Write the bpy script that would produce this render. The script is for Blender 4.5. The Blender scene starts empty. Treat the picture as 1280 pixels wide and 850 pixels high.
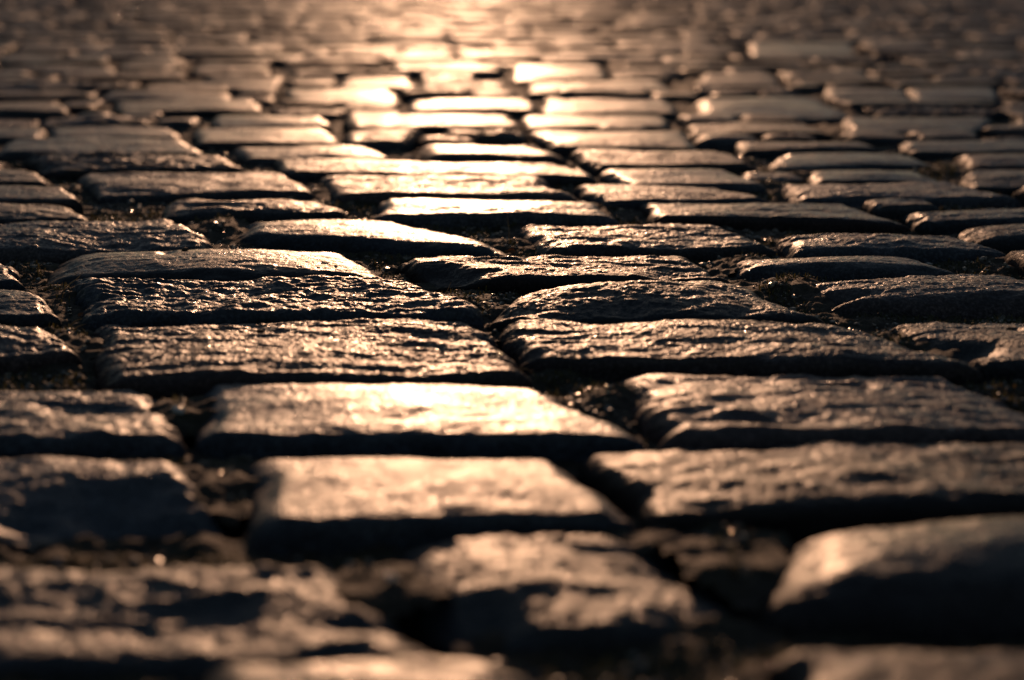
import bpy, math, random
import numpy as np

# ---------------------------------------------------------------- camera, sky, sun, exposure
scene = bpy.context.scene
COL = scene.collection
F_PX, HZ, CAM_H = 2000.0, -70.0, 0.24          # focal length in photo pixels, horizon row, camera height (m)
PITCH = math.atan((425.0 - HZ) / F_PX)
cam_data = bpy.data.cameras.new('camera')
cam_data.sensor_width = 36.0
cam_data.lens = 36.0 * F_PX / 1280.0
cam_data.clip_start = 0.01
cam_data.clip_end = 3000.0
cam_data.dof.use_dof = True
cam_data.dof.focus_distance = 1.17
cam_data.dof.aperture_fstop = 5.0
cam_data.dof.aperture_blades = 0
cam = bpy.data.objects.new('camera', cam_data)
cam.location = (0, 0, CAM_H)
cam.rotation_euler = (math.pi / 2 - PITCH, 0, 0)
COL.objects.link(cam)
scene.camera = cam

SUN_EL, SUN_AZ = math.radians(10.5), math.radians(-2.0)     # azimuth from +Y towards +X
world = bpy.data.worlds.new('World')
scene.world = world
world.use_nodes = True
wn = world.node_tree
wn.nodes.clear()
sky = wn.nodes.new('ShaderNodeTexSky')
sky.sky_type = 'NISHITA'
sky.sun_disc = False
sky.sun_elevation = SUN_EL
sky.sun_rotation = SUN_AZ
sky.altitude = 100
sky.air_density = 1.0
sky.dust_density = 0.5
bg = wn.nodes.new('ShaderNodeBackground')
bg.inputs['Strength'].default_value = 0.085
wo = wn.nodes.new('ShaderNodeOutputWorld')
wn.links.new(sky.outputs[0], bg.inputs[0])
wn.links.new(bg.outputs[0], wo.inputs[0])

sun_data = bpy.data.lights.new('sun', 'SUN')
sun_data.energy = 5.0
sun_data.angle = math.radians(0.6)
sun_data.color = (1.0, 0.545, 0.31)
sun = bpy.data.objects.new('sun', sun_data)
sun.rotation_euler = (math.pi / 2 - SUN_EL, 0, math.pi - SUN_AZ)
sun.location = (0, 8, 3)
COL.objects.link(sun)

vs = scene.view_settings
vs.view_transform = 'Standard'
vs.look = 'None'
vs.exposure = -1.28
vs.gamma = 1.0
vs.use_curve_mapping = False

# ---------------------------------------------------------------- helpers
rng = np.random.default_rng(7)
random.seed(7)
PERM = rng.permutation(256)
PERM = np.concatenate([PERM, PERM, PERM]).astype(np.int64)
ang = rng.uniform(0, 2 * np.pi, 256)
zz = rng.uniform(-1, 1, 256)
GRAD = np.stack([np.sqrt(1 - zz ** 2) * np.cos(ang), np.sqrt(1 - zz ** 2) * np.sin(ang), zz], 1)


def perlin(p):
    i = np.floor(p).astype(np.int64)
    f = p - i
    i &= 255
    w = f * f * f * (f * (f * 6 - 15) + 10)
    out = 0
    for dx in (0, 1):
        wx = w[:, 0] if dx else 1 - w[:, 0]
        a = PERM[i[:, 0] + dx]
        for dy in (0, 1):
            wy = w[:, 1] if dy else 1 - w[:, 1]
            b = PERM[a + i[:, 1] + dy]
            for dz in (0, 1):
                wz = w[:, 2] if dz else 1 - w[:, 2]
                g = GRAD[PERM[b + i[:, 2] + dz]]
                out = out + wx * wy * wz * (g[:, 0] * (f[:, 0] - dx) + g[:, 1] * (f[:, 1] - dy) + g[:, 2] * (f[:, 2] - dz))
    return out * 1.6


def noise(p, lam, off, anis=1.0):
    q = p / lam
    q = q + off
    if anis != 1.0:
        q = q * np.array([1 / anis, 1.0, 1.0])
    return perlin(q)


def ground(px, py, z=0.0):
    """photo pixel -> point on the horizontal plane at height z"""
    c, s = math.cos(PITCH), math.sin(PITCH)
    x, u = px - 640.0, 425.0 - py
    dx, dy, dz = x, c * F_PX + s * u, -s * F_PX + c * u
    t = (z - CAM_H) / dz
    return np.array([dx * t, dy * t])


def mesh_from(name, verts, faces, smooth=True):
    """verts (n,3), faces (m,4) or (m,3) numpy"""
    me = bpy.data.meshes.new(name)
    n, m, k = len(verts), len(faces), faces.shape[1]
    me.vertices.add(n)
    me.vertices.foreach_set('co', np.ascontiguousarray(verts, dtype=np.float32).ravel())
    me.loops.add(m * k)
    me.loops.foreach_set('vertex_index', np.ascontiguousarray(faces, dtype=np.int32).ravel())
    me.polygons.add(m)
    me.polygons.foreach_set('loop_start', np.arange(0, m * k, k, dtype=np.int32))
    me.update(calc_edges=True)
    me.polygons.foreach_set('use_smooth', np.full(m, smooth))
    me.validate()
    return me


def grid_faces(nx, ny):
    a = np.arange(nx * ny).reshape(ny, nx)
    return np.stack([a[:-1, :-1], a[:-1, 1:], a[1:, 1:], a[1:, :-1]], -1).reshape(-1, 4)


def add(name, me, mat, parent=None, **props):
    o = bpy.data.objects.new(name, me)
    if mat:
        me.materials.clear()
        me.materials.append(mat)
    if parent:
        o.parent = parent
    for k, v in props.items():
        o[k] = v
    COL.objects.link(o)
    return o


# ---------------------------------------------------------------- materials
def new_mat(name):
    m = bpy.data.materials.new(name)
    m.use_nodes = True
    nt = m.node_tree
    nt.nodes.clear()
    out = nt.nodes.new('ShaderNodeOutputMaterial')
    b = nt.nodes.new('ShaderNodeBsdfPrincipled')
    nt.links.new(b.outputs[0], out.inputs[0])
    return m, nt, b


def tex(nt, coord, scale, detail=3, rough=0.55):
    n = nt.nodes.new('ShaderNodeTexNoise')
    n.inputs['Scale'].default_value = scale
    n.inputs['Detail'].default_value = detail
    n.inputs['Roughness'].default_value = rough
    nt.links.new(coord, n.inputs['Vector'])
    return n.outputs['Fac']


def ramp(nt, fac, stops):
    r = nt.nodes.new('ShaderNodeValToRGB')
    el = r.color_ramp.elements
    while len(el) < len(stops):
        el.new(0.5)
    for e, (p, c) in zip(el, stops):
        e.position = p
        e.color = (*c, 1) if len(c) == 3 else c
    nt.links.new(fac, r.inputs[0])
    return r.outputs[0]


def math_node(nt, op, a, b=None, clamp=False):
    n = nt.nodes.new('ShaderNodeMath')
    n.operation = op
    n.use_clamp = clamp
    for i, v in enumerate((a, b)):
        if v is None:
            continue
        if isinstance(v, (int, float)):
            n.inputs[i].default_value = v
        else:
            nt.links.new(v, n.inputs[i])
    return n.outputs[0]


def stone_material():
    m, nt, b = new_mat('worn_granite')
    pos = nt.nodes.new('ShaderNodeNewGeometry').outputs['Position']
    oi = nt.nodes.new('ShaderNodeObjectInfo').outputs['Random']
    at = nt.nodes.new('ShaderNodeAttribute')
    at.attribute_type = 'OBJECT'
    at.attribute_name = 'polish'
    pol = at.outputs['Fac']
    grain = tex(nt, pos, 420, 4, 0.65)
    blot = tex(nt, pos, 38, 4, 0.6)
    c1 = ramp(nt, grain, [(0.30, (0.016, 0.016, 0.018)), (0.52, (0.040, 0.039, 0.042)), (0.72, (0.100, 0.097, 0.100))])
    c2 = ramp(nt, blot, [(0.3, (0.6, 0.6, 0.6)), (0.7, (1.15, 1.12, 1.10))])
    mx = nt.nodes.new('ShaderNodeMix')
    mx.data_type = 'RGBA'
    mx.blend_type = 'MULTIPLY'
    mx.inputs[0].default_value = 1.0
    nt.links.new(c1, mx.inputs[6])
    nt.links.new(c2, mx.inputs[7])
    hs = nt.nodes.new('ShaderNodeHueSaturation')
    nt.links.new(mx.outputs[2], hs.inputs['Color'])
    nt.links.new(math_node(nt, 'ADD', math_node(nt, 'MULTIPLY', oi, 1.5), 0.5), hs.inputs['Value'])
    tint = ramp(nt, math_node(nt, 'FRACT', math_node(nt, 'MULTIPLY', oi, 17.31)), [(0.0, (1.15, 0.80, 0.70)), (0.45, (1.0, 1.0, 1.0)), (1.0, (0.78, 0.95, 1.15))])
    mt = nt.nodes.new('ShaderNodeMix')
    mt.data_type = 'RGBA'
    mt.blend_type = 'MULTIPLY'
    mt.inputs[0].default_value = 1.0
    nt.links.new(hs.outputs[0], mt.inputs[6])
    nt.links.new(tint, mt.inputs[7])
    nt.links.new(mt.outputs[2], b.inputs['Base Color'])
    # roughness: worn tops are glossier, grain breaks it up
    r0 = math_node(nt, 'SUBTRACT', 0.455, math_node(nt, 'MULTIPLY', pol, 0.045))
    r1 = math_node(nt, 'MULTIPLY', math_node(nt, 'SUBTRACT', blot, 0.5), 0.50)
    r2 = math_node(nt, 'MULTIPLY', math_node(nt, 'SUBTRACT', grain, 0.5), 0.55)
    wear = nt.nodes.new('ShaderNodeAttribute')          # 1 on the trodden top, 0 down the broken sides
    wear.attribute_name = 'wear'
    raw = math_node(nt, 'SUBTRACT', 1.0, wear.outputs['Fac'])
    rr = math_node(nt, 'ADD', math_node(nt, 'ADD', math_node(nt, 'ADD', r0, math_node(nt, 'MULTIPLY', raw, 0.34)), r1), r2, True)
    nt.links.new(math_node(nt, 'SUBTRACT', 0.5, math_node(nt, 'MULTIPLY', raw, 0.47)), b.inputs['Specular IOR Level'])
    wt = nt.nodes.new('ShaderNodeAttribute')            # stones whose fine relief is not meshed are rougher instead
    wt.attribute_type = 'OBJECT'
    wt.attribute_name = 'coarseness'
    rr = math_node(nt, 'ADD', rr, wt.outputs['Fac'])
    # mica flecks: scattered shiny crystals
    vf = nt.nodes.new('ShaderNodeTexVoronoi')
    vf.inputs['Scale'].default_value = 520
    nt.links.new(pos, vf.inputs['Vector'])
    sep = nt.nodes.new('ShaderNodeSeparateColor')
    nt.links.new(vf.outputs['Color'], sep.inputs[0])
    fleck = math_node(nt, 'GREATER_THAN', sep.outputs[0], 0.90)
    rr = math_node(nt, 'SUBTRACT', rr, math_node(nt, 'MULTIPLY', fleck, 0.22), True)
    rr = math_node(nt, 'MAXIMUM', rr, 0.14)
    nt.links.new(rr, b.inputs['Roughness'])
    b.inputs['IOR'].default_value = 1.5
    # fine relief of the mineral grain
    g1 = tex(nt, pos, 620, 3, 0.6)
    g2 = tex(nt, pos, 170, 3, 0.6)
    g3 = tex(nt, pos, 1500, 2, 0.6)
    vo = nt.nodes.new('ShaderNodeTexVoronoi')
    vo.inputs['Scale'].default_value = 210
    nt.links.new(pos, vo.inputs['Vector'])
    pit = math_node(nt, 'MULTIPLY', math_node(nt, 'SUBTRACT', 0.42, vo.outputs['Distance'], True), math_node(nt, 'GREATER_THAN', tex(nt, pos, 90, 2), 0.56))
    h = math_node(nt, 'ADD', g1, math_node(nt, 'MULTIPLY', g2, 1.9))
    h = math_node(nt, 'ADD', h, math_node(nt, 'MULTIPLY', g3, 0.35))
    h = math_node(nt, 'SUBTRACT', h, math_node(nt, 'MULTIPLY', pit, 2.2))
    bm = nt.nodes.new('ShaderNodeBump')
    bm.inputs['Distance'].default_value = 0.0007
    nt.links.new(math_node(nt, 'SUBTRACT', 0.95, math_node(nt, 'MULTIPLY', pol, 0.35)), bm.inputs['Strength'])
    nt.links.new(h, bm.inputs['Height'])
    nt.links.new(bm.outputs[0], b.inputs['Normal'])
    return m


def earth_material():
    m, nt, b = new_mat('joint_earth')
    pos = nt.nodes.new('ShaderNodeNewGeometry').outputs['Position']
    n1 = tex(nt, pos, 260, 5, 0.7)
    n2 = tex(nt, pos, 22, 3, 0.6)
    c = ramp(nt, n1, [(0.3, (0.020, 0.013, 0.008)), (0.55, (0.055, 0.037, 0.023)), (0.75, (0.13, 0.095, 0.062))])
    c2 = ramp(nt, n2, [(0.4, (1.0, 0.95, 0.9)), (0.62, (0.65, 0.75, 0.38))])
    mx = nt.nodes.new('ShaderNodeMix')
    mx.data_type = 'RGBA'
    mx.blend_type = 'MULTIPLY'
    mx.inputs[0].default_value = 1.0
    nt.links.new(c, mx.inputs[6])
    nt.links.new(c2, mx.inputs[7])
    nt.links.new(mx.outputs[2], b.inputs['Base Color'])
    b.inputs['Roughness'].default_value = 0.75
    bm = nt.nodes.new('ShaderNodeBump')
    bm.inputs['Distance'].default_value = 0.002
    bm.inputs['Strength'].default_value = 0.9
    nt.links.new(n1, bm.inputs['Height'])
    nt.links.new(bm.outputs[0], b.inputs['Normal'])
    return m


def plain_material(name, stops, scale, rough, trans=0.0, spec=0.5):
    m, nt, b = new_mat(name)
    pos = nt.nodes.new('ShaderNodeNewGeometry').outputs['Position']
    nt.links.new(ramp(nt, tex(nt, pos, scale, 3, 0.6), stops), b.inputs['Base Color'])
    b.inputs['Roughness'].default_value = rough
    b.inputs['Specular IOR Level'].default_value = spec
    if trans:
        out = nt.nodes['Material Output'] if 'Material Output' in nt.nodes else None
        tr = nt.nodes.new('ShaderNodeBsdfTranslucent')
        nt.links.new(b.inputs['Base Color'].links[0].from_socket, tr.inputs['Color'])
        ms = nt.nodes.new('ShaderNodeMixShader')
        ms.inputs[0].default_value = trans
        nt.links.new(b.outputs[0], ms.inputs[1])
        nt.links.new(tr.outputs[0], ms.inputs[2])
        nt.links.new(ms.outputs[0], out.inputs[0])
    return m


def far_ground_material():
    m, nt, b = new_mat('far_cobbles')
    pos = nt.nodes.new('ShaderNodeNewGeometry').outputs['Position']
    br = nt.nodes.new('ShaderNodeTexBrick')
    br.inputs['Scale'].default_value = 1.0
    br.inputs['Brick Width'].default_value = 0.22
    br.inputs['Row Height'].default_value = 0.125
    br.inputs['Mortar Size'].default_value = 0.012
    br.inputs['Mortar Smooth'].default_value = 0.6
    br.inputs['Color1'].default_value = (0.07, 0.066, 0.062, 1)
    br.inputs['Color2'].default_value = (0.12, 0.112, 0.105, 1)
    br.inputs['Mortar'].default_value = (0.035, 0.027, 0.02, 1)
    nt.links.new(pos, br.inputs['Vector'])
    nt.links.new(br.outputs['Color'], b.inputs['Base Color'])
    b.inputs['Roughness'].default_value = 0.5
    bm = nt.nodes.new('ShaderNodeBump')
    bm.invert = True
    bm.inputs['Distance'].default_value = 0.02
    nt.links.new(br.outputs['Fac'], bm.inputs['Height'])
    nt.links.new(bm.outputs[0], b.inputs['Normal'])
    return m


M_STONE = stone_material()
M_EARTH = earth_material()
M_FAR = far_ground_material()
M_GRIT = plain_material('grit', [(0.3, (0.05, 0.04, 0.03)), (0.5, (0.16, 0.13, 0.10)), (0.7, (0.34, 0.30, 0.25))], 300, 0.22)
M_MOSS = plain_material('moss', [(0.3, (0.045, 0.045, 0.014)), (0.55, (0.11, 0.095, 0.03)), (0.75, (0.17, 0.11, 0.045))], 60, 0.6, 0.35)
M_STRAW = plain_material('straw', [(0.3, (0.26, 0.19, 0.09)), (0.7, (0.46, 0.36, 0.20))], 200, 0.5, 0.35)
M_LEAF = plain_material('dry_leaf', [(0.3, (0.32, 0.09, 0.02)), (0.7, (0.55, 0.20, 0.05))], 150, 0.5, 0.5)
M_QUARTZ = plain_material('pale_quartz', [(0.3, (0.45, 0.42, 0.38)), (0.7, (0.65, 0.62, 0.58))], 200, 0.16)

# ---------------------------------------------------------------- the stones seen in the photograph
# pixel corners of the visible top: back-left, back-right, front-right, front-left; style; options
#   style  s smooth worn, p pillow-shaped smooth, m slightly rough, r rough cleft
#   pitch  degrees, + leans the top towards the sun (far edge lower); roll degrees, + lowers the right end
#   pits   (u, v, ru, rv, depth in m), u from left to right, v from front to back
T = []


def S(bl, br, fr, fl, st, **k):
    T.append((bl, br, fr, fl, st, k))


# foreground
S((300, 840), (600, 836), (690, 930), (320, 935), 'm', pitch=-3)
S((1010, 820), (1390, 814), (1480, 905), (1060, 910), 'm', pitch=-3)
S((-110, 714), (405, 719), (535, 812), (-110, 818), 'r', tex=1.3, pitch=-2.2, z=-.002, pits=[(.9, .3, .12, .12, .004)])
S((505, 682), (830, 679), (895, 775), (585, 800), 'r', tex=1.6, pitch=-2.2, roll=1, z=-.007, pits=[(.1, .0, .2, .3, .010), (.95, .75, .14, .2, .004)])
S((1015, 660), (1430, 640), (1500, 735), (1020, 732), 'p', dome=.011, round=1.6, pitch=1.0, label='large smooth cobblestone with a high rounded top')
S((-130, 571), (215, 573), (290, 650), (-130, 662), 'r', pits=[(.72, -.05, .36, .55, .022), (.15, .35, .2, .12, .006)])
S((325, 571), (690, 572), (768, 638), (335, 658), 's', pitch=1.0, z=.001, dome=.003, tex=1.2, label='flat polished cobblestone with a few dark pits, glowing in the low sun')
S((278, 479), (655, 481), (795, 548), (272, 545), 's', pitch=1.0, z=.003, dome=.003, tex=1.0, label='broad polished cobblestone with a tapered end, glowing in the low sun')
S((-120, 483), (155, 483), (203, 546), (-120, 556), 'r', pitch=1.5, pits=[(.72, .55, .2, .12, .004), (.3, .4, .2, .1, .003)])
S((745, 556), (1330, 543), (1420, 630), (845, 643), 'r', pitch=1.5, tex=.9)
S((795, 466), (1170, 470), (1310, 536), (860, 545), 'm', tex=1.5, pitch=1.5, pits=[(.22, .2, .2, .08, .004), (.6, .75, .08, .08, .003)])
# the row in focus
S((140, 403), (575, 399), (632, 468), (152, 474), 'm', tex=1.9, pitch=1.0, pits=[(.42, .82, .03, .06, .003)])
S((118, 350), (500, 350), (570, 390), (128, 392), 'r', tex=1.2)
S((90, 317), (405, 313), (448, 342), (65, 343), 'p', dome=.010, pits=[(.36, .7, .03, .12, .003)], label='long loaf shaped cobblestone with a rounded smooth back')
S((655, 404), (1020, 404), (1192, 455), (682, 445), 'm', tex=1.7, pitch=1.2)
S((685, 359), (905, 354), (1005, 394), (630, 394), 'r', dome=.008)
S((516, 322), (850, 317), (922, 348), (560, 348), 'r', tex=1.1, pits=[(.06, .25, .12, .3, .010)])
S((660, 282), (900, 283), (965, 308), (690, 311), 'r')
S((972, 293), (1200, 298), (1268, 314), (990, 315), 'r', tex=.8)
S((925, 323), (1175, 320), (1252, 346), (945, 343), 'p', dome=.004, pitch=2)
S((1000, 345), (1205, 332), (1340, 371), (1040, 371), 'p', dome=.004, tex=2.0, pitch=2.5, pits=[(.06, .3, .12, .14, .010)])
S((1135, 405), (1400, 398), (1490, 458), (1228, 452), 'm', tex=1.2, pitch=1.5, pits=[(.06, .35, .16, .16, .012), (.43, .72, .03, .05, .003)], label='cobblestone with a bite broken out of its mossy end')
S((1212, 284), (1340, 281), (1370, 299), (1228, 298), 'p')
# left side
S((-120, 411), (32, 413), (70, 438), (-120, 450), 'm', tex=1.5)
S((-120, 357), (30, 360), (54, 392), (-110, 394), 'm', tex=1.3)
S((-110, 328), (18, 330), (46, 350), (-100, 352), 'm')
S((-60, 284), (205, 272), (243, 307), (-70, 317), 'r', tex=1.2, dome=.006)
S((-60, 231), (68, 236), (88, 249), (-60, 250), 's')
S((-70, 256), (80, 256), (107, 274), (-80, 277), 'm')
S((-60, 212), (42, 213), (70, 226), (-60, 227), 'm')
S((110, 216), (345, 216), (378, 238), (135, 241), 'm', tex=1.4)
S((33, 195), (268, 195), (297, 210), (45, 212), 'r')
S((225, 253), (393, 250), (418, 264), (215, 270), 'r', tex=.9)
S((330, 272), (482, 272), (602, 307), (322, 289), 'p', dome=.004, pitch=1.5)
# centre, going away
S((475, 248), (735, 250), (768, 273), (472, 270), 's', pitch=1.5)
S((412, 220), (665, 222), (702, 244), (432, 241), 'm', tex=1.6, pitch=1)
S((357, 199), (690, 204), (728, 220), (372, 214), 'm', pitch=1)
S((522, 177), (660, 177), (692, 195), (540, 195), 'p', dome=.002, pitch=3.0, label='small almond shaped cobblestone shining like a mirror')
S((767, 212), (905, 213), (945, 230), (792, 229), 's')
S((725, 230), (890, 233), (943, 247), (762, 250), 'm')
S((815, 254), (1060, 256), (1140, 277), (832, 270), 'm')
S((727, 189), (900, 189), (938, 203), (747, 204), 'm')
S((962, 189), (1130, 188), (1178, 205), (966, 206), 'p', dome=.003)
S((1030, 213), (1140, 213), (1173, 225), (1027, 225), 's')
S((985, 231), (1190, 230), (1256, 246), (1000, 246), 'm')
S((1120, 265), (1330, 262), (1370, 277), (1142, 279), 'm')
S((930, 178), (1095, 176), (1115, 187), (935, 188), 'm')
S((1112, 176), (1300, 177), (1330, 189), (1130, 189), 'm')
S((1217, 213), (1320, 211), (1350, 233), (1220, 232), 'm')
S((1200, 193), (1310, 191), (1335, 206), (1212, 207), 'm')
S((277, 145), (395, 145), (405, 156), (272, 156), 's')
S((252, 161), (400, 158), (415, 178), (260, 178), 's', pitch=1)
S((306, 184), (450, 184), (478, 195), (322, 196), 'm')
S((-50, 159), (50, 159), (55, 171), (-50, 171), 'm')
S((62, 159), (205, 159), (214, 171), (66, 171), 's')
S((22, 175), (215, 174), (243, 189), (12, 189), 'm')
S((152, 126), (312, 125), (320, 137), (156, 138), 's')
S((440, 142), (632, 142), (640, 158), (446, 158), 's', pitch=1.5)
S((440, 163), (535, 163), (512, 176), (442, 176), 'm')
S((517, 122), (655, 121), (660, 138), (521, 138), 's', pitch=2)
S((362, 111), (480, 111), (498, 126), (380, 128), 's')
S((436, 98), (505, 98), (514, 109), (431, 109), 's')
S((646, 81), (745, 81), (752, 96), (651, 96), 's')
S((668, 103), (820, 100), (833, 112), (667, 115), 's')
S((686, 123), (826, 123), (845, 139), (686, 140), 's')
S((661, 145), (830, 145), (835, 157), (661, 158), 's')
S((663, 163), (860, 164), (880, 183), (690, 181), 's')
S((887, 122), (1015, 122), (1058, 146), (888, 144), 'p')
S((847, 154), (1000, 154), (1030, 167), (852, 167), 'm')
S((1062, 146), (1232, 146), (1212, 163), (1066, 163), 'm')
S((941, 53), (1060, 53), (1065, 69), (946, 69), 's')
S((1032, 110), (1128, 110), (1133, 122), (1036, 122), 's')
S((1140, 110), (1235, 110), (1244, 122), (1145, 122), 's')
S((885, 92), (960, 91), (966, 106), (876, 107), 'm')

STYLE = {  # roll-over width, roll-over height, dome, coarse, medium, fine relief, polish
    's': (.013, .009, .003, .0017, .00080, .00028, 1.0),
    'p': (.027, .014, .006, .0016, .00070, .00026, 0.8),
    'm': (.014, .010, .003, .0020, .00090, .00030, 0.4),
    'r': (.015, .011, .003, .0028, .00175, .00050, 0.0),
}
BED = -0.0105


def inset(q, d):
    """move the four edges of a BL,BR,FR,FL quad by d = (back, right, front, left), + is outward"""
    n = []
    c = q.mean(0)
    for i in range(4):
        a, b = q[i], q[(i + 1) % 4]
        e = (b - a) / (np.linalg.norm(b - a) + 1e-9)
        nn = np.array([e[1], -e[0]])
        if np.dot(nn, (a + b) / 2 - c) < 0:
            nn = -nn
        n.append((nn, np.dot(nn, a) + d[i]))
    out = []
    for i in range(4):
        (n0, d0), (n1, d1) = n[i - 1], n[i]
        A = np.array([n0, n1])
        out.append(np.linalg.solve(A, np.array([d0, d1])))
    return np.array(out)


def inside(q, pts, grow=0.0):
    c = q.mean(0)
    ok = np.ones(len(pts), bool)
    for i in range(4):
        a, b = q[i], q[(i + 1) % 4]
        e = (b - a) / (np.linalg.norm(b - a) + 1e-9)
        nn = np.array([e[1], -e[0]])
        if np.dot(nn, (a + b) / 2 - c) < 0:
            nn = -nn
        ok &= (pts @ nn) < np.dot(nn, a) + grow
    return ok


class Stone:
    pass


stones = []
for i, (bl, br, fr, fl, st, k) in enumerate(T):
    s = Stone()
    s.z = float(rng.normal(0, .0012)) + k.get('z', 0)
    s.q = np.array([ground(*p, s.z) for p in (bl, br, fr, fl)])
    s.style, s.k, s.seen = st, k, True
    g = STYLE[st][0]
    gd = g * (.75 if st == 'p' else .5)
    far_ = float(np.clip((s.q[:, 1].mean() - 1.25) / .8, 0, 1))
    s.e = np.array([1.0 * gd + .003 * far_, .9 * g + .001 * far_, 1.0 * gd + .005 * far_, .9 * g + .001 * far_])
    stones.append(s)

# keep neighbours a few millimetres apart
for it in range(22):
    polys = [inset(s.q, s.e) for s in stones]
    cs = np.array([p.mean(0) for p in polys])
    for i, s in enumerate(stones):
        for j in np.where(np.linalg.norm(cs - cs[i], axis=1) < .6)[0]:
            if j == i:
                continue
            for ed in range(4):
                a, b = polys[i][ed], polys[i][(ed + 1) % 4]
                pts = a + (b - a) * np.linspace(.08, .92, 9)[:, None]
                if inside(polys[j], pts, .0015).any():
                    s.e[ed] -= .0015
for s in stones:
    s.poly = inset(s.q, s.e)

# ---------------------------------------------------------------- fill the rest of the road, course by course
CELL, GX0, GY0, GX1, GY1 = .006, -5.6, -.9, 5.6, 13.0
gnx, gny = int((GX1 - GX0) / CELL), int((GY1 - GY0) / CELL)
occ = np.zeros((gny, gnx), bool)


def stamp(q, grow):
    lo = np.maximum(((q.min(0) - .03 - (GX0, GY0)) / CELL).astype(int), 0)
    hi = ((q.max(0) + .03 - (GX0, GY0)) / CELL).astype(int) + 1
    x = np.arange(lo[0], min(hi[0], gnx))
    y = np.arange(lo[1], min(hi[1], gny))
    if len(x) == 0 or len(y) == 0:
        return
    X, Y = np.meshgrid(GX0 + (x + .5) * CELL, GY0 + (y + .5) * CELL)
    m = inside(q, np.stack([X.ravel(), Y.ravel()], 1), grow).reshape(X.shape)
    occ[y[0]:y[-1] + 1, x[0]:x[-1] + 1] |= m


for s in stones:
    stamp(s.poly, .006)

fill = []


def lean(y):
    return -0.10 * y - 0.012 * y * y if y < 4 else -0.592 - 0.196 * (y - 4)




def put(q):
    st = Stone()
    st.z, st.q, st.poly = float(rng.normal(0, .003)), q, q
    st.style = rng.choice(['s', 'm', 'm', 'm', 'p', 'r'])
    st.k, st.seen = dict(tex=rng.uniform(.8, 2.0), pitch=rng.normal(0, .8), roll=rng.normal(0, .45), low=True), False
    fill.append(st)
    stamp(q, .004)


y = GY0 + .02
while y < GY1 - .4:
    dep0 = rng.uniform(.098, .128)
    bend = rng.normal(0, .010)
    ph = rng.uniform(0, 6)
    lim = min(2.3 + .26 * max(y, 0), GX1 - .3)
    x = -lim + rng.uniform(0, .15)
    while x < lim:
        w = rng.uniform(.135, .25)
        placed = False
        wave = lambda t: .03 * math.sin(.9 * t + .3 * y) + .008 * math.sin(3.1 * t + ph) + bend * .3 * t
        for ww, dd in ((w, dep0 * rng.uniform(.9, 1.02)), (w, .08), (.14, dep0), (.14, .08), (.09, .08), (.09, .06)):
            yo = y + wave(x + ww / 2)
            r0, r1 = int((yo - GY0) / CELL), int((yo + dd - GY0) / CELL) + 1
            c0, c1 = int((x - GX0) / CELL), int((x + ww - GX0) / CELL) + 1
            if r0 < 0 or r1 > gny:
                break
            if not occ[r0:r1, c0:c1].any():
                g = rng.uniform(.001, .004)
                j = rng.uniform(-.005, .005, (4, 2))
                s0, s1 = wave(x) - wave(x + ww / 2), wave(x + ww) - wave(x + ww / 2)
                sl = rng.normal(-.012, .012)
                put(np.array([[x + g + sl, yo + s0 + dd - g], [x + ww - g + sl, yo + s1 + dd - g], [x + ww - g, yo + s1 + g], [x + g, yo + s0 + g]]) + j)
                x += ww + rng.uniform(.000, .008)
                placed = True
                break
        if not placed:
            x += .03
    y += dep0 + .006
# small stones where a hole was left
for ww, dd in ((.15, .10), (.11, .085), (.085, .07), (.065, .055)):
    nx_, ny_ = int(ww / CELL) + 1, int(dd / CELL) + 1
    cs_ = np.zeros((gny + 1, gnx + 1), np.int32)
    cs_[1:, 1:] = occ.cumsum(0).cumsum(1)
    tot = cs_[ny_:, nx_:] - cs_[:-ny_, nx_:] - cs_[ny_:, :-nx_] + cs_[:-ny_, :-nx_]
    ry, rx = np.where(tot == 0)
    xx_, yy_ = GX0 + rx * CELL, GY0 + ry * CELL
    keep = (np.abs(xx_) <= np.minimum(2.3 + .26 * np.maximum(yy_, 0), GX1 - .3)) & (yy_ <= GY1 - .5)
    keep &= ~((yy_ < 1.45) & (yy_ > .4) & (np.abs(xx_) < .36 * yy_))
    for r0, c0 in zip(ry[keep].tolist(), rx[keep].tolist()):
        x, yo = GX0 + c0 * CELL, GY0 + r0 * CELL
        if occ[r0:r0 + ny_, c0:c0 + nx_].any():
            continue
        put(np.array([[x, yo + dd], [x + ww, yo + dd], [x + ww, yo], [x, yo]]) + rng.uniform(-.003, .003, (4, 2)))
print('traced', len(stones), 'fill', len(fill))


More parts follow.
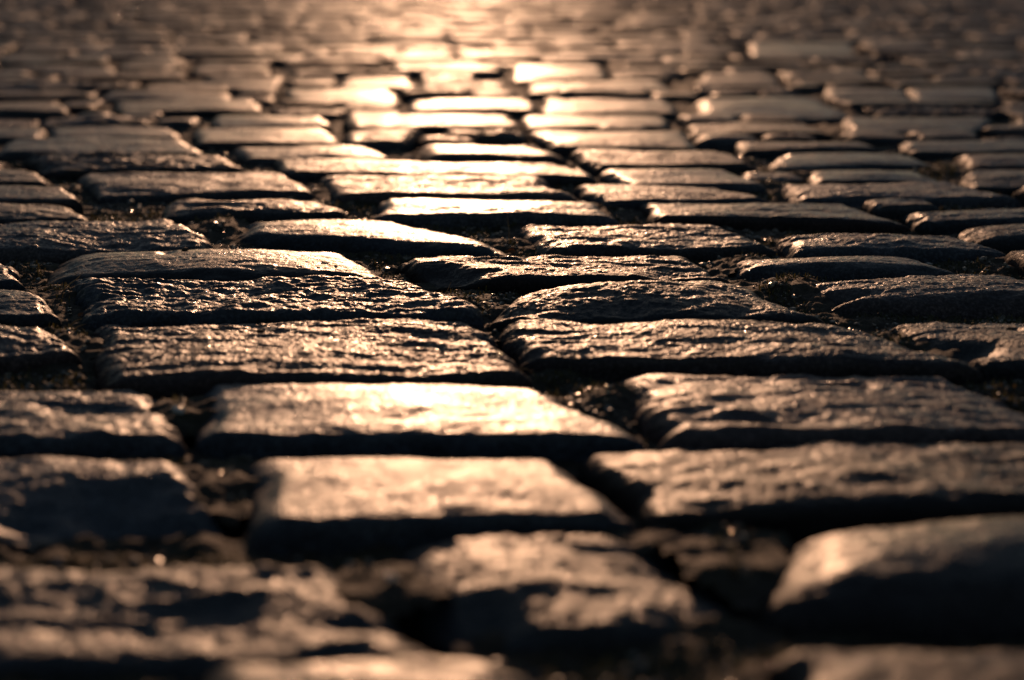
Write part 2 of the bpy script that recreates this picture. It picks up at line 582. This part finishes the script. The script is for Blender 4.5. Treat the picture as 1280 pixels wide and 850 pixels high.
# ---------------------------------------------------------------- one stone
def build_stone(s, cell, seed, fine=True):
    r_lat, r_v, dome, a1, a2, a3, _ = STYLE[s.style]
    k = s.k
    if k.get('low'):                       # well bedded stones of the far road stand less proud
        r_lat, r_v, dome = r_lat * .7, r_v * .75, dome * .6
    dome = k.get('dome', dome)
    tx = k.get('tex', 1.0)
    a1, a2, a3 = a1 * min(tx, 1.3), a2 * tx, a3 * tx
    p = s.poly
    wid = .5 * (np.linalg.norm(p[1] - p[0]) + np.linalg.norm(p[2] - p[3]))
    dep = .5 * (np.linalg.norm(p[0] - p[3]) + np.linalg.norm(p[1] - p[2]))
    r_lat, r_v = r_lat * k.get('round', 1), r_v * k.get('round', 1) ** .5
    r_lat = min(r_lat, .34 * dep)
    r_dep = r_lat * (.75 if s.style == 'p' else .5)     # long edges are sharper than the worn ends
    skirt = s.z - r_v - BED + .012
    lrng = np.random.default_rng(seed)
    off = lrng.uniform(0, 200, 3)
    lam, an = lrng.uniform(.7, 1.35), lrng.uniform(1.5, 3.4)
    a2 *= lrng.uniform(.75, 1.25)
    a3 *= lrng.uniform(.8, 1.25)
    ridgy = lrng.uniform(.2, 1.0)

    def axis(L, c, r_lat):
        n = max(3, int((L - 2 * r_lat) / c))
        nr = max(3, int(1.8 * r_lat / c)) if fine else 2
        nk = max(1, int(skirt / (2.5 * c))) if fine else 1
        core = np.linspace(r_lat / L, 1 - r_lat / L, n + 1)
        over = np.concatenate([np.linspace(0, 1, nr + 1)[1:], 1 + np.linspace(0, 1, nk + 1)[1:]])
        base = np.concatenate([np.full(len(over), core[0]), core, np.full(len(over), core[-1])])
        ov = np.concatenate([-over[::-1], np.zeros(n + 1), over])
        return base, ov

    ub, uo = axis(wid, cell, r_lat)
    vb, vo = axis(dep, cell * 1.2, r_dep)
    U, V = np.meshgrid(ub, vb)
    OU, OV = np.meshgrid(uo, vo)
    nx, ny = len(ub), len(vb)
    U, V, OU, OV = U.ravel(), V.ravel(), OU.ravel(), OV.ravel()
    rho = np.maximum(abs(OU), abs(OV))
    h = np.hypot(OU, OV) + 1e-9
    dx, dy = OU / h, OV / h
    phi = np.minimum(rho, 1) * math.pi / 2
    out = .003 * np.maximum(rho - 1, 0)
    z = s.z - r_v * (1 - np.cos(phi)) - skirt * np.maximum(rho - 1, 0)
    uu = U + (r_lat * np.sin(phi) + out) * dx / wid
    vv = V + (r_dep * np.sin(phi) + out) * dy / dep
    # bilinear: BL BR FR FL
    bx = lambda c: (1 - uu) * ((1 - vv) * p[3, c] + vv * p[0, c]) + uu * ((1 - vv) * p[2, c] + vv * p[1, c])
    X, Y = bx(0), bx(1)
    cu, cv = np.clip(2 * uu - 1, -1, 1), np.clip(2 * vv - 1, -1, 1)
    z = z + dome * ((1 - cu ** 2) * (1 - cv ** 2) - .25)
    z = z - np.tan(math.radians(k.get('pitch', 0))) * (vv - .5) * dep - np.tan(math.radians(k.get('roll', 0))) * (uu - .5) * wid
    pos = np.stack([X, Y, z], 1)
    nrm = np.stack([dx * np.sin(phi), dy * np.sin(phi), np.cos(phi) + 1e-4], 1)
    nrm /= np.linalg.norm(nrm, axis=1)[:, None]
    # uneven outline
    wob = np.stack([noise(pos, .07, off + 11), noise(pos, .06, off + 37)], 1) * np.array([.008, .005])
    if fine:
        wob += np.stack([noise(pos, .022, off + 13), noise(pos, .02, off + 39)], 1) * .0028
    edge = np.clip(2.2 * np.maximum(abs(cu), abs(cv)) - 1.0, 0, 1)[:, None]
    pos[:, :2] += wob * edge
    # relief
    d = a1 * 1.4 * noise(pos, .075, off, 1.4)
    rim = np.exp(-((np.maximum(abs(OU), abs(OV)) - .35) / .6) ** 2) * np.clip(rho * 4, 0, 1)
    d = d - rim * .0042 * np.maximum(noise(pos, .028, off + 170) + .1, 0)
    if fine:
        warp = np.stack([noise(pos, .03, off + 3), noise(pos, .03, off + 5), noise(pos, .03, off + 8)], 1) * .008
        q = pos + warp
        n2 = noise(q, .024 * lam, off + 50, an)
        n3 = noise(q, .0115 * lam, off + 70, an)
        ridge = (1 - 2 * np.abs(n2))
        d = d + a2 * (ridgy * ridge + .8 * noise(q, .036 * lam, off + 60, an) + .65 * n3 + .34 * noise(q, .0072, off + 80, an))
        if s.style in 'rm':                 # split along the bedding: long low ledges
            d = d + a2 * .55 * (1 - 2 * np.abs(noise(q, .0135 * lam, off + 190, 4.5))) * np.clip(.6 + 1.4 * noise(pos, .05, off + 210), 0, 1.4)
        if cell < .0035:
            d = d + a3 * (noise(pos, .0058, off + 90, 1.2) + .8 * (1 - 2 * np.abs(noise(pos, .0040, off + 110))) + .45 * noise(pos, .0024, off + 130))
    else:
        d = d + a2 * noise(pos, .045, off + 50, 1.3)
    for (pu, pv, ru, rv, dd) in k.get('pits', []):
        nn = noise(pos, .02, off + 150) * .35
        g = ((uu - pu) / ru) ** 2 + ((vv - pv) / rv) ** 2
        d = d - dd * np.exp(-np.maximum(g + nn, 0) ** 1.5)
    pos += nrm * d[:, None]
    return pos, grid_faces(nx, ny), np.clip(np.cos(phi), 0, 1) ** 2.5


def blur_cell(D):
    blur = .0112 * 1600 * abs(1 / D - 1 / 1.2) * 1.0
    return max(.00085, D / 1600 * max(1.45, blur / 3.2))


# bed of earth in the joints (the road itself), fine where the joints are seen
MOUNDS = [(*ground(px, py, -.01), r, h) for px, py, r, h in (
    (650, 440, .022, .008), (690, 470, .02, .005), (575, 385, .03, .008), (640, 310, .03, .006), (85, 375, .035, .007), (85, 440, .03, .007),
    (225, 525, .03, .008), (290, 600, .03, .003), (480, 755, .035, .008), (985, 365, .03, .008), (1110, 440, .03, .007), (1190, 455, .03, .006),
    (770, 505, .025, .006), (780, 600, .025, .007), (900, 720, .04, .005), (1250, 335, .04, .006), (740, 265, .04, .006), (430, 240, .05, .005),
    (265, 290, .04, .008), (100, 240, .04, .007), (930, 335, .03, .007), (960, 240, .04, .007), (1190, 220, .05, .007))]


def bed_h(x, y):
    p = np.stack([x, y, np.zeros_like(x)], 1)
    o = np.array([3.3, 9.1, 5.7])
    m = 0
    for mx_, my_, r_, h_ in MOUNDS:
        m = np.maximum(m, (h_ + .001) * np.exp(-((x - mx_) ** 2 + (y - my_) ** 2) / r_ ** 2))
    return (BED + m + .004 * noise(p, .09, o) + .0035 * noise(p, .022, o + 20) + .0026 * noise(p, .008, o + 40)
            + .0008 * noise(p, .0035, o + 60))


xs = np.concatenate([np.linspace(GX0 - .6, -.95, 60)[:-1], np.linspace(-.95, -.5, 60)[:-1], np.arange(-.5, .62, .0028), np.linspace(.62, 1.0, 60), np.linspace(1.0, GX1 + .6, 60)[1:]])
ys = np.concatenate([np.linspace(GY0 - .6, .45, 20)[:-1], np.arange(.45, 1.35, .0028), np.arange(1.35, 2.2, .006), np.linspace(2.2, 3.5, 60), np.linspace(3.5, GY1 + .6, 80)[1:]])
X, Y = np.meshgrid(xs, ys)
sh = X.shape
Z = bed_h(X.ravel(), Y.ravel())
bv = np.stack([X.ravel(), Y.ravel(), Z], 1)
bf = grid_faces(len(xs), len(ys))
ci = ((bv[:, 0] - GX0) / CELL).astype(int)
ri = ((bv[:, 1] - GY0) / CELL).astype(int)
deep = occ.copy()
for _ in range(3):                      # only cull what is well under a stone
    e = deep.copy()
    e[1:] &= deep[:-1]
    e[:-1] &= deep[1:]
    e[:, 1:] &= deep[:, :-1]
    e[:, :-1] &= deep[:, 1:]
    deep = e
near = (bv[:, 0] > -.5) & (bv[:, 0] < .62) & (bv[:, 1] > .45) & (bv[:, 1] < 2.2)
under = np.zeros(len(bv), bool)
under[near] = deep[np.clip(ri[near], 0, gny - 1), np.clip(ci[near], 0, gnx - 1)]
bf = bf[~under[bf].all(1)]
used = np.zeros(len(bv), bool)
used[bf.ravel()] = True
remap = np.cumsum(used) - 1
road = add('cobblestone_road', mesh_from('cobblestone_road', bv[used], remap[bf]), M_EARTH, kind='structure')

gv = np.array([[-900, -900, -.06], [900, -900, -.06], [900, 1500, -.06], [-900, 1500, -.06]], float)
add('ground', mesh_from('ground', gv, np.array([[0, 1, 2, 3]]), False), M_FAR, kind='structure')

# ---------------------------------------------------------------- build the stones
tri = 0


def set_wear(me, wr):
    a_ = me.attributes.new('wear', 'FLOAT', 'POINT')
    a_.data.foreach_set('value', wr.astype(np.float32))


def emit(s, cell, seed, fine, coarse=0.0):
    global tri
    v, f, wr = build_stone(s, cell, seed, fine)
    c = np.array([*s.poly.mean(0), BED])
    s.v = v
    me = mesh_from('cobblestone', v - c, f)
    set_wear(me, wr)
    tri += 2 * len(f)
    o = add('cobblestone', me, M_STONE, road, polish=float(np.clip(STYLE[s.style][6] + rng.normal(0, .5), -.8, 1.8)))
    o.location = c
    o['coarseness'] = float(coarse)
    return o


for i, s in enumerate(stones):
    s.obj = emit(s, blur_cell(max(.4, s.poly[:, 1].mean())), 100 + i, True, .09 * np.clip((s.poly[:, 1].mean() - 1.7) / 1.2, 0, 1))


for s in stones:
    if 'label' in s.k:
        s.obj['label'] = s.k['label']


def view_size(s):
    c = s.poly.mean(0)
    vis = c[1] > .3 and abs(c[0]) < .36 * c[1] + .12
    return -c[1] if vis else -100 - np.hypot(c[0], c[1])


fill.sort(key=view_size, reverse=True)
n_single = 300 - len(stones)
for i, s in enumerate(fill[:n_single]):
    D = max(.5, s.poly[:, 1].mean())
    emit(s, max(.0028, blur_cell(D) * 1.2), 1000 + i, True, .11)
V, Fc, W, nv = [], [], [], 0
for i, s in enumerate(fill[n_single:]):
    v, f, wr = build_stone(s, .03, 3000 + i, False)
    W.append(wr)
    V.append(v)
    Fc.append(f + nv)
    nv += len(v)
Fc = np.concatenate(Fc)
tri += 2 * len(Fc)
far_me = mesh_from('far_cobblestones', np.concatenate(V), Fc)
set_wear(far_me, np.concatenate(W))
add('far_cobblestones', far_me, M_STONE, road, kind='stuff', polish=.6, coarseness=.17)
print('stone triangles', tri)


# ---------------------------------------------------------------- grit, moss and straw in the joints
def joint_points(n, x0, x1, y0, y1, power=1.0):
    pts = []
    while len(pts) < n:
        x = rng.uniform(x0, x1, 4000)
        y = y0 + (y1 - y0) * rng.uniform(0, 1, 4000) ** power
        m = np.abs(x - .03) < .40 * y + .08
        x, y = x[m], y[m]
        o = occ[((y - GY0) / CELL).astype(int), ((x - GX0) / CELL).astype(int)]
        pts.extend(np.stack([x[~o], y[~o]], 1))
    return np.array(pts[:n])


phi_ = (1 + 5 ** .5) / 2
ico = np.array([[-1, phi_, 0], [1, phi_, 0], [-1, -phi_, 0], [1, -phi_, 0], [0, -1, phi_], [0, 1, phi_], [0, -1, -phi_], [0, 1, -phi_],
                [phi_, 0, -1], [phi_, 0, 1], [-phi_, 0, -1], [-phi_, 0, 1]]) / 1.902
icf = np.array([[0, 11, 5], [0, 5, 1], [0, 1, 7], [0, 7, 10], [0, 10, 11], [1, 5, 9], [5, 11, 4], [11, 10, 2], [10, 7, 6], [7, 1, 8],
                [3, 9, 4], [3, 4, 2], [3, 2, 6], [3, 6, 8], [3, 8, 9], [4, 9, 5], [2, 4, 11], [6, 2, 10], [8, 6, 7], [9, 8, 1]])


def pebbles(pts, rad):
    n = len(pts)
    z = bed_h(pts[:, 0], pts[:, 1])
    v = ico[None] * (1 + rng.uniform(-.25, .25, (n, 12, 1)))
    v = v * rng.uniform(.6, 1.25, (n, 1, 3)) * np.array([1.1, 1.1, .8]) * rad[:, None, None]
    v += np.concatenate([pts, (z + rad * .35)[:, None]], 1)[:, None]
    f = icf[None] + 12 * np.arange(n)[:, None, None]
    return v.reshape(-1, 3), f.reshape(-1, 3)


pts = joint_points(9000, -.6, .75, .5, 2.0)
v, f = pebbles(pts, np.clip(rng.lognormal(math.log(.0009), .55, len(pts)), .0004, .0032))
add('grit', mesh_from('grit', v, f, False), M_GRIT, None, kind='stuff', label='loose sandy grit and tiny pebbles lying in the cobblestone joints', category='grit')

# moss: short bent fibres growing up between the stones
pts = joint_points(24000, -.6, .75, .5, 1.9)
pn = noise(np.concatenate([pts, np.zeros((len(pts), 1))], 1), .08, np.array([7.7, 2.2, 1.1]))
pts = pts[pn > -.05]
n = len(pts)
z = bed_h(pts[:, 0], pts[:, 1])
L = rng.uniform(.002, .0075, n)
a = rng.uniform(0, 2 * np.pi, n)
t = rng.uniform(.2, 1.1, n)
dirv = np.stack([np.cos(a) * np.sin(t), np.sin(a) * np.sin(t), np.cos(t)], 1)
side = np.stack([-np.sin(a), np.cos(a), np.zeros(n)], 1) * rng.uniform(.0003, .0007, n)[:, None]
base = np.concatenate([pts, z[:, None]], 1)
mid = base + dirv * (L * .6)[:, None]
tip = base + dirv * L[:, None] + np.array([0, 0, -1]) * (L * .25)[:, None]
v = np.stack([base - side, base + side, mid + side * .8, mid - side * .8, tip + side * .2, tip - side * .2], 1).reshape(-1, 3)
o6 = 6 * np.arange(n)[:, None]
f = np.concatenate([np.array([[0, 1, 2, 3]]) + o6, np.array([[3, 2, 4, 5]]) + o6])
add('moss', mesh_from('moss', v, f), M_MOSS, None, kind='stuff', label='brownish green moss fibres filling the joints between cobblestones', category='moss')


def strand(name, p0, pix_path, r, mat, label, cat):
    """thin round stalk; the path is given as offsets in metres from its foot"""
    z0 = float(bed_h(np.array([p0[0]]), np.array([p0[1]]))[0])
    path = np.array(pix_path, float) + np.array([p0[0], p0[1], z0 + r])
    # smooth the path
    ts = np.linspace(0, len(path) - 1, 4 * len(path))
    pth = np.stack([np.interp(ts, np.arange(len(path)), path[:, c]) for c in range(3)], 1)
    for _ in range(3):
        pth[1:-1] = (pth[:-2] + 2 * pth[1:-1] + pth[2:]) / 4
    m = len(pth)
    vs_, k = [], 6
    for i in range(m):
        tdir = pth[min(i + 1, m - 1)] - pth[max(i - 1, 0)]
        tdir /= np.linalg.norm(tdir)
        u = np.cross(tdir, [0.3, 1, 0.2])
        u /= np.linalg.norm(u)
        w = np.cross(tdir, u)
        rr = r * (1 - .75 * i / (m - 1))
        for j in range(k):
            a_ = 2 * math.pi * j / k
            vs_.append(pth[i] + rr * (math.cos(a_) * u + math.sin(a_) * .5 * w))
    fs = [[i * k + j, i * k + (j + 1) % k, (i + 1) * k + (j + 1) % k, (i + 1) * k + j] for i in range(m - 1) for j in range(k)]
    vs_ = np.array(vs_)
    c = np.array([p0[0], p0[1], z0])
    o = add(name, mesh_from(name, vs_ - c, np.array(fs)), mat, None, label=label, category=cat)
    o.location = c
    return o


J = lambda x, y: ground(x, y, BED + .004)
strand('grass_stalk', J(636, 298), [(0, 0, 0), (.0005, 0, .008), (-.0008, .001, .017), (-.0012, .001, .024)], .0004, M_STRAW, 'hair thin dry stalk standing upright beside the orange leaf scrap', 'grass stalk')
strand('dry_straw', J(548, 366), [(0, 0, 0), (.003, .001, .0025), (.0065, .002, .006), (.009, .003, .012)], .00055, M_STRAW, 'pale dry grass blade curling up under the end of a rough cobblestone', 'straw')
strand('dry_straw', J(642, 472), [(0, 0, .004), (.004, .001, .0068), (.008, .002, .0065), (.012, .001, .003)], .0006, M_STRAW, 'pale grass blade arched over the mossy joint between two broad lit cobblestones', 'straw')
strand('grass_stalk', J(76, 370), [(0, 0, 0), (.006, .002, .004), (.012, .003, .008), (.016, .004, .0125)], .00055, M_STRAW, 'straight slanting dry stalk beside the rounded cobblestone end', 'grass stalk')
strand('dry_straw', J(94, 352), [(0, 0, .001), (.0015, 0, .006), (-.001, .001, .010), (.006, .002, .0115)], .00035, M_STRAW, 'kinked thin straw at the foot of the rounded cobblestone', 'straw')
strand('dry_straw', J(86, 404), [(0, 0, 0), (.004, .001, .0035), (.008, .001, .005), (.012, .002, .0055)], .0006, M_STRAW, 'short forked straw lying flat on dark moss beside the ridged cobblestone', 'straw')
strand('dry_straw', J(90, 420), [(0, 0, 0), (.004, .001, .003), (.009, .001, .0045)], .0005, M_STRAW, 'short bent straw lying in shade beside the broad rough lit cobblestone', 'straw')


def leaf(p, size, label, rot):
    z0 = float(bed_h(np.array([p[0]]), np.array([p[1]]))[0])
    n1, n2 = 9, 6
    vs_ = []
    for lay in (0, 1):
        for i in range(n1):
            for j in range(n2):
                u, w = i / (n1 - 1) * 2 - 1, j / (n2 - 1) * 2 - 1
                ww = w * .55 * math.sqrt(max(0, 1 - u * u * .96)) * (1 + .15 * math.sin(7 * u))
                h = .35 * (ww + .25) ** 2 + .12 * math.sin(3 * u) + .28
                x_, y_ = u, ww
                vs_.append((size * (x_ * math.cos(rot) - y_ * math.sin(rot)), size * (x_ * math.sin(rot) + y_ * math.cos(rot)), size * (h + .35 * ww) - lay * .0002 + .001))
    N = n1 * n2
    fs = []
    for i in range(n1 - 1):
        for j in range(n2 - 1):
            a_ = i * n2 + j
            fs.append([a_, a_ + n2, a_ + n2 + 1, a_ + 1])
            fs.append([N + a_, N + a_ + 1, N + a_ + n2 + 1, N + a_ + n2])
    o = add('dry_leaf', mesh_from('dry_leaf', np.array(vs_), np.array(fs)), M_LEAF, None, label=label, category='leaf')
    o.location = (p[0], p[1], z0)
    return o


leaf(J(638, 314), .0048, 'small curled orange leaf scrap glowing in a joint under the thin stalk', .2)
leaf(J(103, 392), .0035, 'tiny orange brown leaf scrap beside straws in the mossy joint', -.3)


def stone_chip(p, r, label):
    z0 = float(bed_h(np.array([p[0]]), np.array([p[1]]))[0])
    n1, n2 = 14, 9
    th, ph = np.meshgrid(np.linspace(0, 2 * np.pi, n1, endpoint=False), np.linspace(0.05, np.pi - .05, n2))
    v = np.stack([np.cos(th) * np.sin(ph), np.sin(th) * np.sin(ph), np.cos(ph)], -1).reshape(-1, 3)
    v *= (1 + .22 * noise(v + 0.0, .9, np.array([2.2, 4.1, 8.8])))[:, None]
    v = np.sign(v) * np.abs(v) ** .8 * np.array([1.3, .9, .62]) * r
    ca, sa = math.cos(.3), math.sin(.3)
    v = np.stack([v[:, 0] * ca + v[:, 2] * sa, v[:, 1], -v[:, 0] * sa + v[:, 2] * ca], 1)
    f = [[i * n1 + j, i * n1 + (j + 1) % n1, (i + 1) * n1 + (j + 1) % n1, (i + 1) * n1 + j] for i in range(n2 - 1) for j in range(n1)]
    o = add('pebble', mesh_from('pebble', v + np.array([0, 0, r * .6]), np.array(f)), M_QUARTZ, None, label=label, category='pebble')
    o.location = (p[0], p[1], z0)
    return o


stone_chip(J(224, 528), .0028, 'pale glossy pebble shining in the dark joint beside the smooth lit cobblestone')

stone_chip(J(489, 742), .0022, 'pale pebble glinting between the two foreground stones of rough broken surface')


def crumb(px, py, r, label):
    g = ground(px, py, .0)[None]
    for st in stones:
        if inside(st.poly, g)[0]:
            i = np.argmin(np.hypot(st.v[:, 0] - g[0, 0], st.v[:, 1] - g[0, 1]))
            p = st.v[i]
            v = ico * (1 + rng.uniform(-.3, .3, (12, 1))) * np.array([1.2, 1.0, .75]) * r
            o = add('soil_crumb', mesh_from('soil_crumb', v + np.array([0, 0, r * .55]), icf, False), M_EARTH, None, label=label, category='crumb')
            o.location = p
            return o


crumb(232, 321, .0026, 'dark soil crumb lying on the long loaf shaped cobblestone')
crumb(1262, 412, .0022, 'dark soil crumb lying on the cobblestone with a broken mossy end')
crumb(327, 416, .0024, 'dark soil crumb lying on the broad ridged cobblestone behind the polished one')
